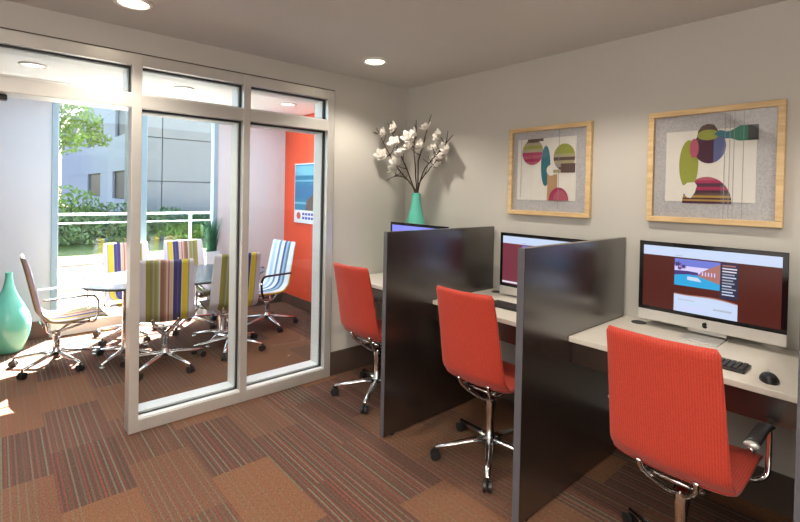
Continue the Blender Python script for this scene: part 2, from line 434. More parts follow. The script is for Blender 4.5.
# ------------------------------------------------------------------ all in one computers
SCRB = [emis('screen maroon', (.062, .008, .005), .8), emis('screen pale header', (.50, .60, .80), .72), emis('screen sky blue', (.14, .18, .60), .7),
        emis('screen pool water', (.02, .32, .62), .75), emis('screen palm shadow', (.05, .03, .14), .8), emis('screen coral building', (.36, .15, .13), .7),
        emis('screen white glow', (.70, .70, .82), .7), emis('screen grey text', (.30, .33, .42), .8), emis('screen navy', (.02, .02, .05), .8),
        emis('screen lilac wash', (.55, .50, .85), .8), emis('screen violet desktop', (.22, .24, .85), .75), emis('screen deep plum', (.13, .025, .04), .9)]
def polyface(bm, pts, mi):
    f = bm.faces.new([bm.verts.new(p) for p in pts]); f.material_index = mi; return f
def computer(x, y, label, style, W_=.635, top=1.247, chin=.822):
    t = tag(empty('desktop_computer', (x, y, DZ)), label, 'computer', 'all in one desktop computers')
    z0, z1 = chin-DZ, top-DZ; zb = z0+.055      # chin height
    hw = W_/2
    # tapered rear shell
    b = nb(); fr = []; 
    for yy, k in ((0, 1), (.012, 1), (.035, .75), (.048, .35)):
        zc = (z0+z1)/2; hh = (z1-z0)/2
        fr.append([b.verts.new((sx*hw*k, yy, zc+sz*hh*k)) for sx, sz in ((-1, -1), (1, -1), (1, 1), (-1, 1))])
    for a, c in zip(fr, fr[1:]):
        for k in range(4): b.faces.new((a[k], a[(k+1) % 4], c[(k+1) % 4], c[k]))
    b.faces.new(fr[0]); b.faces.new(fr[-1])
    link('housing', b, M['silver'], t, bevel=.003)
    b = nb(); box(b, -hw, hw, -.004, -.0002, z0, zb); link('chin', b, M['silver'], t, bevel=.0015)
    b = nb(); box(b, -hw, hw, -.004, -.0002, zb, z1); link('bezel', b, M['bezel'], t, bevel=.0015)
    bz = .022
    u0, u1, v0, v1 = -hw+bz, hw-bz, zb+.020, z1-.022
    def P(u, v, k): return (u0+(u1-u0)*u, -.0043-.0003*k, v0+(v1-v0)*v)
    b = nb()
    def rect(a, c, d, e, k, mi): polyface(b, [P(a, d, k), P(c, d, k), P(c, e, k), P(a, e, k)], mi)
    if style == 'violet':
        rect(0, 1, 0, 1, 0, 10); rect(0, 1, 0, .55, 1, 9); rect(.1, .9, .1, .5, 2, 1)
    else:
        rect(0, 1, 0, 1, 0, 11 if style == 'plum' else 0)
        rect(0, 1, .85, 1, 1, 1)
        if style == 'plum': rect(.0, .6, .02, .055, 1, 6)
        for q in range(4): rect(.265+.014*q, .275+.014*q, .868, .882, 2, 7)        # little heading text
        # pool photograph
        rect(.26, .60, .41, .83, 1, 2); rect(.26, .60, .62, .72, 2, 9)
        polyface(b, [P(.26, .41, 3), P(.60, .41, 3), P(.60, .50, 3), P(.44, .585, 3), P(.33, .60, 3), P(.26, .57, 3)], 3)
        polyface(b, [P(.36, .51, 4), P(.47, .50, 4), P(.44, .56, 4), P(.36, .565, 4)], 1)
        for q in range(5): rect(.47+.022*q, .478+.022*q, .60, .66-.0*q, 5, 9)
        polyface(b, [P(.60, .50, 4), P(.60, .80, 4), P(.52, .72, 4), P(.46, .65, 4), P(.44, .585, 4)], 5)
        polyface(b, [P(.26, .57, 4), P(.38, .60, 4), P(.44, .60, 4), P(.44, .64, 4), P(.36, .65, 4), P(.26, .64, 4)], 4)
        for cx_, cz_, r_ in ((.285, .74, .045), (.33, .71, .035), (.30, .68, .03)):
            pts = []
            for k in range(14):
                rr = r_*(1 if k % 2 else .45); a = 2*PI*k/14
                pts.append(P(cx_+rr*math.cos(a)*.8, cz_+rr*math.sin(a)*1.3, 5))
            polyface(b, pts, 4)
        rect(.60, .725, .30, .83, 1, 8)
        for q, (c0, c1, mi) in enumerate(((.615, .705, 5), (.615, .715, 6), (.615, .712, 6), (.615, .70, 7), (.615, .71, 1), (.615, .69, 7), (.615, .70, 7), (.615, .68, 1), (.615, .71, 7), (.615, .69, 1), (.615, .70, 1))):
            rect(c0, c1, .785-.043*q, .803-.043*q, 2, mi)
        # curved white panel with links
        pts = [P(.26, 0, 1), P(.725, 0, 1)] + [P(.725-.465*k/12, .235+.05*(k/12)+.018*math.sin(PI*k/12*1.6), 1) for k in range(13)]
        polyface(b, pts, 1)
        pts = [P(.725-.465*k/12, .235+.05*(k/12)+.018*math.sin(PI*k/12*1.6), 2) for k in range(13)] + [P(.26+.465*k/12, .305-.055*(k/12)+.022*math.sin(PI*(1-k/12)*1.6), 2) for k in range(13)]
        polyface(b, pts, 5)
        for q in range(6): rect(.29+.022*q, .307+.022*q, .185, .197, 3, 7)
        for q in range(8): rect(.56+.016*q, .572+.016*q, .10, .125, 3, 7)
        for q in range(3): rect(.28, .50, .09-.025*q, .097-.025*q, 3, 9)
    link('screen', b, SCRB, t)
    # fruit emblem
    b = nb(); R = .0125; zc = (z0+zb)/2-.002
    pts = []
    for k in range(40):
        a = 2*PI*k/40; rr = R*(1-.10*math.cos(2*a)+.10*abs(math.sin(a)) - .16*math.exp(-((a-PI/2)/.35)**2) - .10*math.exp(-((a-3*PI/2)/.3)**2))
        px, pz = rr*math.cos(a), rr*math.sin(a)
        d = math.hypot(px-R*1.25, pz-.001)                       # the bite on the right
        if d < R*.62: px = R*1.25-math.sqrt(max(0, (R*.62)**2-(pz-.001)**2)) 
        pts.append((px, -.0046, zc+pz))
    polyface(b, pts, 0)
    polyface(b, [(.000+R*.55*s*math.cos(.9)-.35*R*w_*math.sin(.9), -.0046, zc+R*1.0+R*.62*s*math.sin(.9)+.35*R*w_*math.cos(.9)) for s, w_ in ((0, 0), (.4, .5), (1, 0), (.6, -.5))], 0)
    link('fruit_emblem', b, M['bezel'], t)
    # stand: L of thin sheet
    b = nb(); sw = .085
    box(b, -sw, sw, .030, .040, .012, z0+.20)
    link('stand_neck', b, M['silver'], t, bevel=.002)
    b = nb(); box(b, -sw, sw, -.115, .060, 0, .007); link('stand_foot', b, M['silver'], t, bevel=.003)
    return t
computer(2.408, -.13, 'large silver all in one computer on the nearest desk showing a maroon web page', 'page')
computer(1.500, -.16, 'computer partly hidden behind the second divider, maroon and white page', 'plum', top=1.222, chin=.80)
computer(.595, -.40, 'computer behind the first divider, only its top edge with a violet screen showing', 'violet', top=1.247)

# keyboard and mouse
def keyboard(x0, x1, y0, y1, label):
    t = tag(empty('keyboard', ((x0+x1)/2, (y0+y1)/2, DZ)), label, 'keyboard', 'black keyboards')
    hw, hd = (x1-x0)/2, (y1-y0)/2
    b = nb(); box(b, -hw, hw, -hd, hd, .0, .012); link('keyboard_base', b, M['black'], t, bevel=.003)
    b = nb(); n = int((x1-x0)/.020)
    for j in range(6):
        for i in range(n):
            cx_ = -hw+.006+(2*hw-.012)*(i+.5)/n; cy_ = -hd+.006+(2*hd-.012)*(j+.5)/6
            box(b, cx_-.0078, cx_+.0078, cy_-.0085, cy_+.0085, .012, .017)
    link('keycaps', b, flat('dark grey keycap', (.035, .033, .03), .45), t)
keyboard(2.245, 2.662, -.555, -.440, 'black keyboard on the nearest desk, its right end beyond the chair back')
keyboard(1.30, 1.86, -.470, -.345, 'black keyboard on the middle desk between the dividers')
t = tag(empty('computer_mouse', (2.738, -.545, DZ), .25), 'black computer mouse right of the keyboard near the desk edge', 'mouse')
b = nb()
for i in range(9):
    pass
ru = []
for k in range(9):
    s = -1+2*k/8; w_ = .031*math.sqrt(max(.12, 1-s*s*.85)); h_ = .030*math.sqrt(max(.08, 1-(s+.15)**2*.7))
    ru.append([b.verts.new((w_*math.cos(a), s*.052, max(0, h_*math.sin(a)))) for a in [PI*q/10 for q in range(11)]])
for a, c in zip(ru, ru[1:]):
    for q in range(10): b.faces.new((a[q], a[q+1], c[q+1], c[q]))
    b.faces.new((a[0], c[0], c[-1], a[-1]))
b.faces.new(ru[0]); b.faces.new(ru[-1])
link('mouse_body', b, M['black'], t, True)
b = nb(); lathe(b, [(0, -.004), (.009, -.004), (.009, .004), (0, .004)], 14)
bmesh.ops.rotate(b, verts=b.verts, matrix=Matrix.Rotation(PI/2, 3, 'Y')); bmesh.ops.translate(b, verts=b.verts, vec=(0, .026, .024))
link('scroll_wheel', b, M['silver'], t)

# ------------------------------------------------------------------ swivel chairs
def ring_at(bm, p, nrm, w, th, curve=0.):
    """rounded-rectangle ring across X at profile point p; nrm is the shell normal in YZ"""
    out = []; n = 28
    for k in range(n):
        a = 2*PI*k/n; ca, sa = math.cos(a), math.sin(a)
        e = .28
        x = math.copysign(abs(ca)**e, ca)*w/2; q = math.copysign(abs(sa)**.8, sa)*th/2
        bow = curve*((2*x/w)**2)
        out.append(bm.verts.new((x, p[0]+nrm[0]*(q+bow), p[1]+nrm[1]*(q+bow))))
    return out
def shell(bm, prof, wf, th, curve, r0=True, r1=True):
    P_ = [Vector(p) for p in smoothpath([(y, z, 0) for y, z in prof], 6)]
    rings = []; n = len(P_)
    L_ = [0]
    for i in range(1, n): L_.append(L_[-1]+(P_[i]-P_[i-1]).length)
    for i, p in enumerate(P_):
        t = (P_[min(i+1, n-1)]-P_[max(i-1, 0)]).normalized(); nm = (-t.y, t.x)
        s = L_[i]/L_[-1]; k = 1.; wk = 0
        e0 = L_[i]; e1 = L_[-1]-L_[i]
        for e, on in ((e0, r0), (e1, r1)):
            if on and e < .022: k = min(k, math.sqrt(max(.05, 1-(1-e/.022)**2))); wk = max(wk, .02*(1-e/.022)**2)
        rings.append(ring_at(bm, (p.x, p.y), nm, wf(s)-wk, th*k, curve))
    for a, c in zip(rings, rings[1:]):
        m_ = len(a)
        for q in range(m_): bm.faces.new((a[q], a[(q+1) % m_], c[(q+1) % m_], c[q]))
    bm.faces.new(rings[0]); bm.faces.new(rings[-1])

def make_chair(name, fabric, armm, loc, rz, label, grp, spin=0., pad=True, lift=0., ws=1., hs=1., sh=0.):
    """chair facing local +Y"""
    t = tag(empty(name, loc, rz), label, 'office chair', grp)
    back = [(-.300, .975), (-.272, .86), (-.238, .70), (-.218, .60), (-.198, .520), (-.158, .472)]
    seat = [(-.158, .472), (-.115, .449), (-.03, .440), (.10, .446), (.20, .452), (.262, .440)]
    back = [(y+sh, lift+.47+(z-.47)*hs) for y, z in back]; seat = [(y+sh, z+lift) for y, z in seat]
    b = nb(); shell(b, back, lambda s: (.400+.045*s)*ws, .026, -.018 if False else .016, True, False)
    link('backrest', b, fabric, t, True)
    b = nb(); shell(b, seat, lambda s: .445*ws, .030, .012, False, True)
    link('seat', b, fabric, t, True)
    # spider: four arms from the column head to the shell
    b = nb()
    l_ = lift
    for sx in (-1, 1):
        tube(b, smoothpath([(0, -.01, .325+l_), (sx*.03, -.06, .345+l_), (sx*.085, -.150+sh, .425+l_), (sx*.095, -.178+sh, .478+l_)], 4), .010, 8)
        tube(b, smoothpath([(0, .01, .325+l_), (sx*.05, .07, .355+l_), (sx*.120, .120+sh, .405+l_), (sx*.128, .135+sh, .432+l_)], 4), .010, 8)
        tube(b, [(sx*.09, -.155+sh, .435+l_), (sx*.105, sh, .412+l_), (sx*.120, .120+sh, .408+l_)], .008, 8)
    tube(b, [(-.10, -.10, .408+l_), (.10, -.10, .408+l_)], .008, 8)
    link('seat_support', b, M['chrome'], t, True)
    b = nb(); lathe(b, [(0, .345+l_), (.026, .342+l_), (.032, .325+l_), (.028, .28+l_), (.024, .24), (.024, .13), (.032, .12), (.034, .07), (.022, .055), (0, .055)], 20)
    link('column', b, M['chrome'], t, True)
    for sx in (-1, 1):
        X_ = sx*(.228 if pad else .250)
        ah = (.622 if pad else .650)+l_
        y0_, y1_ = (-.100, .165) if pad else (-.19+sh, .165+sh)
        b = nb(); pth = smoothpath([(sx*.17, .10+sh, .418+l_), (sx*.205, .13+sh, .418+l_), (X_, y1_-.01, .440+l_), (X_, y1_+.01, .50+l_), (X_, y1_+.012, .59+l_), (X_, y1_-.015, (.62 if pad else .64)+l_), (X_, y1_-.06, ah), (X_, (y0_+y1_)/2, ah), (X_, y0_, ah-.002)], 5)
        tube(b, pth, .010, 8, flat_=(1.15, .8))
        ar = link('armrest', b, armm, t, True)
        if pad:
            b = nb(); tube(b, smoothpath([(X_, y1_-.02, ah), (X_, y1_-.06, ah+.014), (X_, .05, ah+.018), (X_, y0_+.015, ah+.016)], 4), .017, 12, flat_=(1.35, .62)); link('arm_pad', b, M['black'], ar, True)
            b = nb(); tube(b, [(X_, y0_+.015, ah+.014), (X_, y0_, ah+.013)], .016, 12, flat_=(1.4, .7)); link('arm_end_cap', b, M['silver'], ar, True)
    R_ = .31
    for k in range(5):
        a = spin + 2*PI*k/5; d = Vector((math.cos(a), math.sin(a), 0)); s = Vector((-d.y, d.x, 0))
        b = nb()
        ptsl = [d*.02+Vector((0, 0, .105)), d*.10+Vector((0, 0, .100)), d*.20+Vector((0, 0, .084)), d*R_+Vector((0, 0, .068))]
        tube(b, ptsl, .02, 10, rs=[.026, .022, .018, .013], flat_=(1, .75))
        lg = link('leg', b, M['chrome'], t, True)
        b = nb()
        c0 = d*R_
        for q in (-1, 1):
            seg = 16; cc = c0+s*q*.014
            r1 = [b.verts.new(cc+s*q*-.008+d*(.027*math.cos(2*PI*i/seg))+Vector((0, 0, .0275+.027*math.sin(2*PI*i/seg)))) for i in range(seg)]
            r2 = [b.verts.new(cc+s*q*.008+d*(.027*math.cos(2*PI*i/seg))+Vector((0, 0, .0275+.027*math.sin(2*PI*i/seg)))) for i in range(seg)]
            for i in range(seg): b.faces.new((r1[i], r1[(i+1) % seg], r2[(i+1) % seg], r2[i]))
            b.faces.new(r1); b.faces.new(r2)
        tube(b, [c0+Vector((0, 0, .03)), c0+Vector((0, 0, .072))], .007, 8)
        link('caster', b, M['black'], lg)
    return t

RG = 'red task chairs at the desks'
D_ = math.radians
def red_chair(x, y, deg, star, label, lift=.0): make_chair('office_chair', M['red'], M['chrome'], (x, y, 0), D_(deg), label, RG, spin=D_(star-deg), lift=lift, ws=.90)
red_chair(2.530, -.805, 0, 2, 'nearest red office chair, its whole woven back facing us at the right desk', .028)
red_chair(1.535, -.700, 5, -54, 'red office chair between the two dark dividers', .005)
red_chair(.500, -.690, 6, -54, 'red office chair left of the first divider, farthest along the desks')
SG = 'striped chairs around the meeting table'
def meet_chair(x, y, deg, star, label, fab='stripe', arm='chrome'): make_chair('conference_chair', M[fab], M[arm], (x, y, 0), D_(deg), label, SG, spin=D_(star-deg), pad=False, lift=-.055, hs=.985, sh=.07)
meet_chair(-1.590, -2.420, 2, -119, 'striped chair seen in profile at the left, between teal floor vase and table')
meet_chair(-1.030, -1.735, 76, -50, 'striped chair with its whole back to us, just right of the main frame post')
meet_chair(-1.100, -1.160, 84, -30, 'striped chair back partly hidden by the middle frame mullion')
meet_chair(-1.590, -.570, 190, 0, 'blue and white striped chair with black arms beside the orange wall', 'stripeblue', 'black')
meet_chair(-2.060, -1.800, -90, 17, 'striped chair on the window side near the left end of the table')
meet_chair(-2.050, -1.250, -90, 34, 'striped chair on the window side in front of the tall grass plant')

# ------------------------------------------------------------------ meeting table
tx, ty, tz = -1.47, -1.52, .675
t = tag(empty('conference_table', (tx, ty, 0)), 'oval dark blue grey meeting table on chrome pedestals in the glazed room', 'table')
b = nb(); n = 72; ax_, ay_ = .50, .80
def se(a, k=1.): 
    c, s = math.cos(a), math.sin(a); e = .82
    return (k*ax_*math.copysign(abs(c)**e, c), k*ay_*math.copysign(abs(s)**e, s))
rg = []
for k, z in ((.93, tz-.028), (.985, tz-.022), (1, tz-.010), (1, tz-.003), (.994, tz)):
    rg.append([b.verts.new((*se(2*PI*i/n, k), z)) for i in range(n)])
for a, c in zip(rg, rg[1:]):
    for i in range(n): b.faces.new((a[i], a[(i+1) % n], c[(i+1) % n], c[i]))
b.faces.new(rg[0]); b.faces.new(rg[-1])
link('tabletop', b, M['table'], t)
for yy in (-.42, .42):
    b = nb(); lathe(b, [(0, tz-.028), (.11, tz-.028), (.11, tz-.04), (.032, tz-.05), (.032, .09), (.045, .06), (.045, .04), (0, .04)], 24, (0, yy))
    pd = link('pedestal', b, M['chrome'], t, True)
    for k in range(4):
        a = PI/4+PI/2*k
        b = nb(); d = Vector((math.cos(a), math.sin(a), 0)); o_ = Vector((0, yy, 0))
        tube(b, [o_+d*.02+Vector((0, 0, .065)), o_+d*.15+Vector((0, 0, .05)), o_+d*.30+Vector((0, 0, .028))], .02, 8, rs=[.024, .019, .012])
        lathe(b, [(0, 0), (.018, 0), (.018, .012), (0, .012)], 12, (o_.x+d.x*.29, o_.y+d.y*.29))
        link('foot', b, M['chrome'], pd, True)

# ------------------------------------------------------------------ vases, branches, plant
t = link('floor_vase', nb(), M['teal']); bpy.data.objects.remove(t)
b = nb()
prof = [(0, 0), (.125, 0), (.155, .03), (.205, .14), (.232, .26), (.235, .34), (.215, .44), (.165, .56), (.105, .67), (.066, .76), (.045, .85), (.038, .92), (.040, .945), (.034, .947), (.030, .92), (.034, .85), (0, .80)]
lathe(b, [(p.x, p.y) for p in smoothpath([(r, z, 0) for r, z in prof[:13]], 3)] + prof[13:], 48)
v = link('floor_vase', b, M['teal'], smooth=True); v.location = (-2.22, -2.715, 0); v.scale = (.68, .68, .745)
tag(v, 'large glossy teal teardrop floor vase at the left edge by the pale wall', 'vase')
VX, VY = .345, -.19
b = nb()
prof = [(0, 0), (.075, 0), (.100, .02), (.128, .09), (.134, .15), (.128, .22), (.112, .30), (.090, .40), (.066, .50), (.044, .59), (.036, .66), (.037, .695), (.032, .697), (.028, .66), (0, .60)]
lathe(b, [(p.x, p.y) for p in smoothpath([(r, z, 0) for r, z in prof[:12]], 3)] + prof[12:], 40)
v = link('flower_vase', b, M['teal2'], smooth=True); v.location = (VX, VY, DZ)
tag(v, 'mint green bottle vase holding magnolia branches, behind the first computer', 'vase')

def petal(bm, c, d, up, ln, wd):
    s = d.cross(up).normalized(); rows = []
    for i in range(5):
        q = i/4; w_ = wd*math.sin(PI*min(.97, .12+q*.86))**.7
        p = c + d*ln*q + up*(.35*ln*q*q)
        rows.append([bm.verts.new(p - s*w_ + up*.15*w_*2), bm.verts.new(p), bm.verts.new(p + s*w_ + up*.15*w_*2)])
    for a, e in zip(rows, rows[1:]):
        for k in range(2): bm.faces.new((a[k], a[k+1], e[k+1], e[k]))
def blossom(root, p, axis, size):
    b = nb(); axis = axis.normalized()
    s = axis.cross(Vector((.3, .8, .2))).normalized(); u = axis.cross(s)
    for lay, (n_, open_, sz) in enumerate(((5, .95, 1.), (5, .55, .85))):
        for k in range(n_):
            a = 2*PI*k/n_+lay*.6+random.uniform(-.2, .2)
            d = (axis*(1-open_*.6) + (s*math.cos(a)+u*math.sin(a))*open_).normalized()
            petal(b, p+d*.004, d, axis, size*sz, size*.42*sz)
    o = link('blossom', b, M['petal'], root, True)
    sm = o.modifiers.new('solid', 'SOLIDIFY'); sm.thickness = .0012
    return o
BL = [ # branch tip path (world), blossoms (world)
    ([(.24, -.30, 1.68), (.09, -.34, 1.90), (-.0+.02, -.37, 2.03)], [(.107, -.33, 1.974), (.060, -.33, 1.783), (.227, -.33, 1.873)], 'leftmost leaning up to the left'),
    ([(.28, -.28, 1.74), (.21, -.33, 1.93), (.205, -.36, 2.07)], [(.243, -.33, 2.012), (.231, -.33, 1.721), (.317, -.33, 1.779)], 'second from the left, rising steeply'),
    ([(.345, -.22, 1.76), (.35, -.22, 1.93), (.359, -.22, 2.08)], [(.391, -.33, 1.91), (.351, -.2, 1.95), (.26, -.2, 1.908)], 'upright in the middle'),
    ([(.40, -.22, 1.74), (.45, -.20, 1.93), (.505, -.19, 2.11)], [(.467, -.2, 1.989), (.431, -.2, 1.855), (.423, -.33, 1.833)], 'tallest, right of the middle'),
    ([(.44, -.19, 1.68), (.56, -.14, 1.82), (.660, -.10, 1.945)], [(.539, -.12, 1.937), (.586, -.1, 1.845), (.620, -.12, 1.80)], 'rightmost leaning right with forked tip'),
    ([(.42, -.17, 1.63), (.49, -.13, 1.73), (.56, -.11, 1.80)], [(.464, -.12, 1.82), (.533, -.1, 1.752), (.489, -.1, 1.70)], 'short low one on the right'),
    ([(.29, -.26, 1.60), (.22, -.32, 1.615), (.165, -.36, 1.58)], [(.215, -.30, 1.67)], 'low drooping one on the left')]
for i, (pth, bls, lb) in enumerate(BL):
    a0 = random.uniform(0, 6); j = Vector((.010*math.cos(a0), .010*math.sin(a0), 0))
    base = Vector((VX, VY, DZ+.55)) + j
    path = smoothpath([base, Vector((VX, VY, DZ+.70))+j*1.3] + [Vector(p) for p in pth], 4)
    path = [p + Vector((random.uniform(-.005, .005), random.uniform(-.005, .005), 0)) if 6 < k < len(path)-1 else p for k, p in enumerate(path)]
    n_ = len(path)
    root = empty('magnolia_branch', base); base_v = base.copy()
    tag(root, 'dark magnolia branch with white blossoms in the mint vase, ' + lb, 'flower branch', 'magnolia branches in the vase')
    b = nb(); tube(b, [p-base for p in path], .006, 7, rs=[.0075-.005*k/(n_-1) for k in range(n_)])
    for q in bls:
        q = Vector(q); near = min(path[6:], key=lambda p: (p-q).length+abs(p.z-(q.z-.07))*.8)
        mid = (near+q)/2 + Vector((0, 0, -.012))
        tube(b, [near-base, mid-base, q-base], .003, 6, rs=[.004, .0032, .0025])
    for _ in range(5):
        k = random.randrange(8, n_-1); p = path[k]
        d = Vector((random.uniform(-1, 1), random.uniform(-.6, .2), random.uniform(.1, 1))).normalized()*random.uniform(.04, .10)
        tube(b, [p-base, p+d*.5+Vector((0, 0, -.004))-base, p+d-base], .003, 6, rs=[.0038, .003, .002])
    link('branch', b, M['bark'], root, True)
    for q in bls:
        q = Vector(q)
        ax2 = Vector((random.uniform(-.5, .7), random.uniform(-1, -.2), random.uniform(.1, .9)))
        blossom(root, q-base, ax2, random.uniform(.052, .068))

px, py = -2.36, -.915
t = tag(empty('potted_grass', (px, py, 0)), 'tall white planter with upright dark green grass by the garden window', 'potted plant')
b = nb()
lathe(b, [(0, 0), (.085, 0), (.09, .01), (.112, .74), (.115, .76), (.103, .76), (.10, .72), (0, .72)], 4)
bmesh.ops.rotate(b, verts=b.verts, matrix=Matrix.Rotation(PI/4, 3, 'Z'))
link('planter', b, M['pot'], t, bevel=.006)
b = nb()
for _ in range(230):
    a = random.uniform(0, 2*PI); r0 = random.uniform(0, .06); lean = random.uniform(.02, .12); hh = random.uniform(.26, .45)
    p0 = Vector((r0*math.cos(a), r0*math.sin(a), .71)); d = Vector((math.cos(a), math.sin(a), 0)); s = Vector((-d.y, d.x, 0))*.006
    prev = None
    for k in range(5):
        q = k/4; p = p0 + d*lean*q*q*1.1 + Vector((0, 0, hh*q)); w_ = s*(1-q*.9)
        cur = (b.verts.new(p-w_), b.verts.new(p+w_))
        if prev: b.faces.new((prev[0], prev[1], cur[1], cur[0]))
        prev = cur
link('grass_blades', b, M['leaf'], t)

# ------------------------------------------------------------------ pictures
def disc(cx, cz, rx, rz, a0=0, a1=360, n=36):
    return [(cx+rx*math.cos(math.radians(a0+(a1-a0)*k/n)), cz+rz*math.sin(math.radians(a0+(a1-a0)*k/n))) for k in range(n+(0 if a1-a0 == 360 else 1))]
def picture(x0, x1, z0, z1, label, shapes, prt, fw=.030):
    t = tag(empty('framed_picture', ((x0+x1)/2, 0, (z0+z1)/2)), label, 'picture', 'framed abstract prints on the wall')
    hw, hh = (x1-x0)/2, (z1-z0)/2
    b = nb()
    for (a, c, d, e) in ((-hw, hw, hh-fw, hh), (-hw, hw, -hh, -hh+fw), (-hw, -hw+fw, -hh+fw, hh-fw), (hw-fw, hw, -hh+fw, hh-fw)):
        box(b, a, c, -.036, -.002, d, e)
    link('picture_frame', b, M['maple'], t, bevel=.003)
    b = nb(); box(b, -hw+fw, hw-fw, -.014, -.010, -hh+fw, hh-fw); link('mat_board', b, M['linen'], t)
    U = lambda u: -hw+2*hw*u
    V_ = lambda v: -hh+2*hh*v
    b = nb(); box(b, U(prt[0]), U(prt[1]), -.0165, -.0141, V_(prt[2]), V_(prt[3])); pr_ = link('art_paper', b, M['print'], t)
    b = nb(); mats = []
    for k, (pts, cn, cc) in enumerate(shapes):
        m_ = flat('ink '+cn, cc)
        if m_ not in mats: mats.append(m_)
        polyface(b, [(U(u), -.0168-.00015*k, V_(v)) for u, v in pts], mats.index(m_))
    link('printed_shapes', b, mats, pr_)
    b = nb(); box(b, -hw+fw, hw-fw, -.030, -.028, -hh+fw, hh-fw); link('picture_glass', b, M['picglass'], t)
    return t
def clipband(cx, cz, rx, rz, v0, v1, n=20):
    """horizontal band of an ellipse between heights v0 and v1"""
    L_, R_ = [], []
    for k in range(n+1):
        v = v0+(v1-v0)*k/n; q = 1-((v-cz)/rz)**2
        d = rx*math.sqrt(max(0, q)); L_.append((cx-d, v)); R_.append((cx+d, v))
    return R_ + L_[::-1]
def bands(cx, cz, rx, rz, stops):
    return [(clipband(cx, cz, rx, rz, a, c), n, col) for a, c, n, col in stops]
def rc(a, c, d, e): return [(a, d), (c, d), (c, e), (a, e)]
OLV = ('olive', (.30, .33, .05)); PLM = ('plum', (.07, .02, .045)); MAG = ('magenta', (.36, .02, .09)); TEA = ('teal', (.03, .17, .22)); BRN = ('umber', (.10, .06, .05))
TAN = ('tan', (.45, .28, .15)); IVO = ('ivory', (.80, .78, .72)); GRY = ('grey line', (.28, .27, .28)); KHA = ('khaki', (.38, .34, .20)); PNK = ('rose', (.42, .09, .14)); GRN = ('green', (.03, .20, .13)); BLU = ('slate blue', (.10, .12, .28)); YEL = ('ochre', (.42, .26, .05)); DGR = ('charcoal', (.05, .05, .05))
def circ_bands(cx, cz, rx, rz, cols):
    n = len(cols); out = []
    for k, c in enumerate(cols):
        out.append((clipband(cx, cz, rx, rz, cz+rz-2*rz*(k+1)/n, cz+rz-2*rz*k/n), *c))
    return out
s1 = [(rc(.24, .44, .835, .865), *BRN)]
s1 += circ_bands(.305, .715, .135, .145, [BRN, KHA, OLV, KHA, MAG, PNK, MAG, PNK])
s1 += [(disc(.475, .555, .058, .225), *TEA), (rc(.50, .62, .17, .46), *TAN)]
s1 += circ_bands(.695, .645, .125, .145, [OLV, OLV, OLV, KHA, BRN, KHA, GRY, BRN]) 
s1 += [(rc(.66, .825, .475, .575), *BRN), (disc(.545, .505, .055, .06), *IVO), (rc(.57, .66, .475, .51), *KHA)]
s1 += [(disc(.64, .175, .115, .14, 0, 180), *MAG), (disc(.66, .175, .085, .11, 0, 180), *PNK), (rc(.632, .638, .08, .95), *GRY), (rc(.16, .165, .2, .88), *GRY)]
p = picture(1.140, 1.748, 1.345, 1.950, 'square maple framed print with discs and teal oval, above the middle desk', s1, (.11, .83, .17, .865))
s2 = circ_bands(.455, .20, .20, .20, [PNK, MAG, PNK, MAG, PLM, BRN, YEL, BRN])
s2 = [(clipband(.475, .175, .185, .23, a, c), *cl) for a, c, cl in ((.175, .195, PLM), (.195, .21, YEL), (.21, .225, PLM), (.225, .245, YEL), (.245, .265, BRN), (.265, .29, PLM), (.29, .32, MAG), (.32, .35, PLM), (.35, .375, MAG), (.375, .4049, PNK))]
s2 += [(disc(.335, .515, .075, .215), *OLV), (disc(.49, .665, .120, .145), *PLM), (disc(.49, .665, .120, .145, -75, 75), *BLU), (disc(.375, .655, .035, .085), *PNK),
       ([(.40, .745), (.40, .80), (.43, .845), (.47, .86), (.52, .85), (.55, .80), (.55, .745)], *BRN), (disc(.478, .765, .082, .045), *OLV),
       (rc(.60, .64, .725, .785), *TEA), ([(.52, .765), (.60, .725), (.60, .79), (.56, .80)], *TEA), ([(.64, .725), (.70, .70), (.70, .82), (.66, .80), (.64, .785)], *GRN), (rc(.70, .76, .70, .825), *GRN), (rc(.76, .83, .70, .825), *DGR), ([(.29, .32), (.33, .355), (.385, .36), (.405, .33), (.39, .27), (.36, .22), (.33, .225), (.30, .27)], *IVO)]
s2 += [(rc(a, a+.004, .06, .94), *GRY) for a in (.60, .635, .665, .73)]
p = picture(2.080, 2.682, 1.350, 1.955, 'maple framed print with a long necked teal shape, above the nearest computer', s2, (.15, .82, .19, .81))

# poster on the accent wall
t = tag(empty('wall_poster', (-1.70, .08, 1.45)), 'blue poster with white lower strip hanging on the orange wall', 'poster')
b = nb(); box(b, -.48, .48, -.028, -.002, -.37, .37); link('poster_panel', b, flat('white poster edge', (.75, .78, .8), .4), t, bevel=.003)
PB = [flat('poster blue', (.03, .19, .32)), flat('poster light blue', (.16, .42, .58)), flat('poster brown roof', (.13, .08, .07)), flat('poster white', (.8, .8, .82)), flat('poster red', (.6, .12, .1)), flat('poster navy text', (.10, .10, .45)), flat('poster deep blue', (.03, .15, .32))]
b = nb()
def pq(pts, k, mi): polyface(b, [(x, -.0285-.0004*k, z) for x, z in pts], mi)
pq(rc(-.465, .465, -.21, .355), 0, 0); pq(rc(-.465, .465, .22, .34), 1, 1); pq(rc(-.465, .465, .145, .165), 1, 1); pq(rc(-.465, .465, -.06, .10), 1, 6); pq(rc(-.465, .465, -.135, -.11), 1, 1)
pq([(-.20, -.21), (.465, -.21), (.465, .06), (.15, .12), (-.02, .0), (-.17, -.10)], 2, 2)
pq(rc(-.465, .465, -.355, -.21), 1, 3); pq(disc(-.36, -.28, .05, .045), 2, 4)
for r_ in range(2):
    for q in range(10): pq(rc(-.27+.07*q, -.215+.07*q, -.27-.05*r_, -.24-.05*r_), 2, 5)
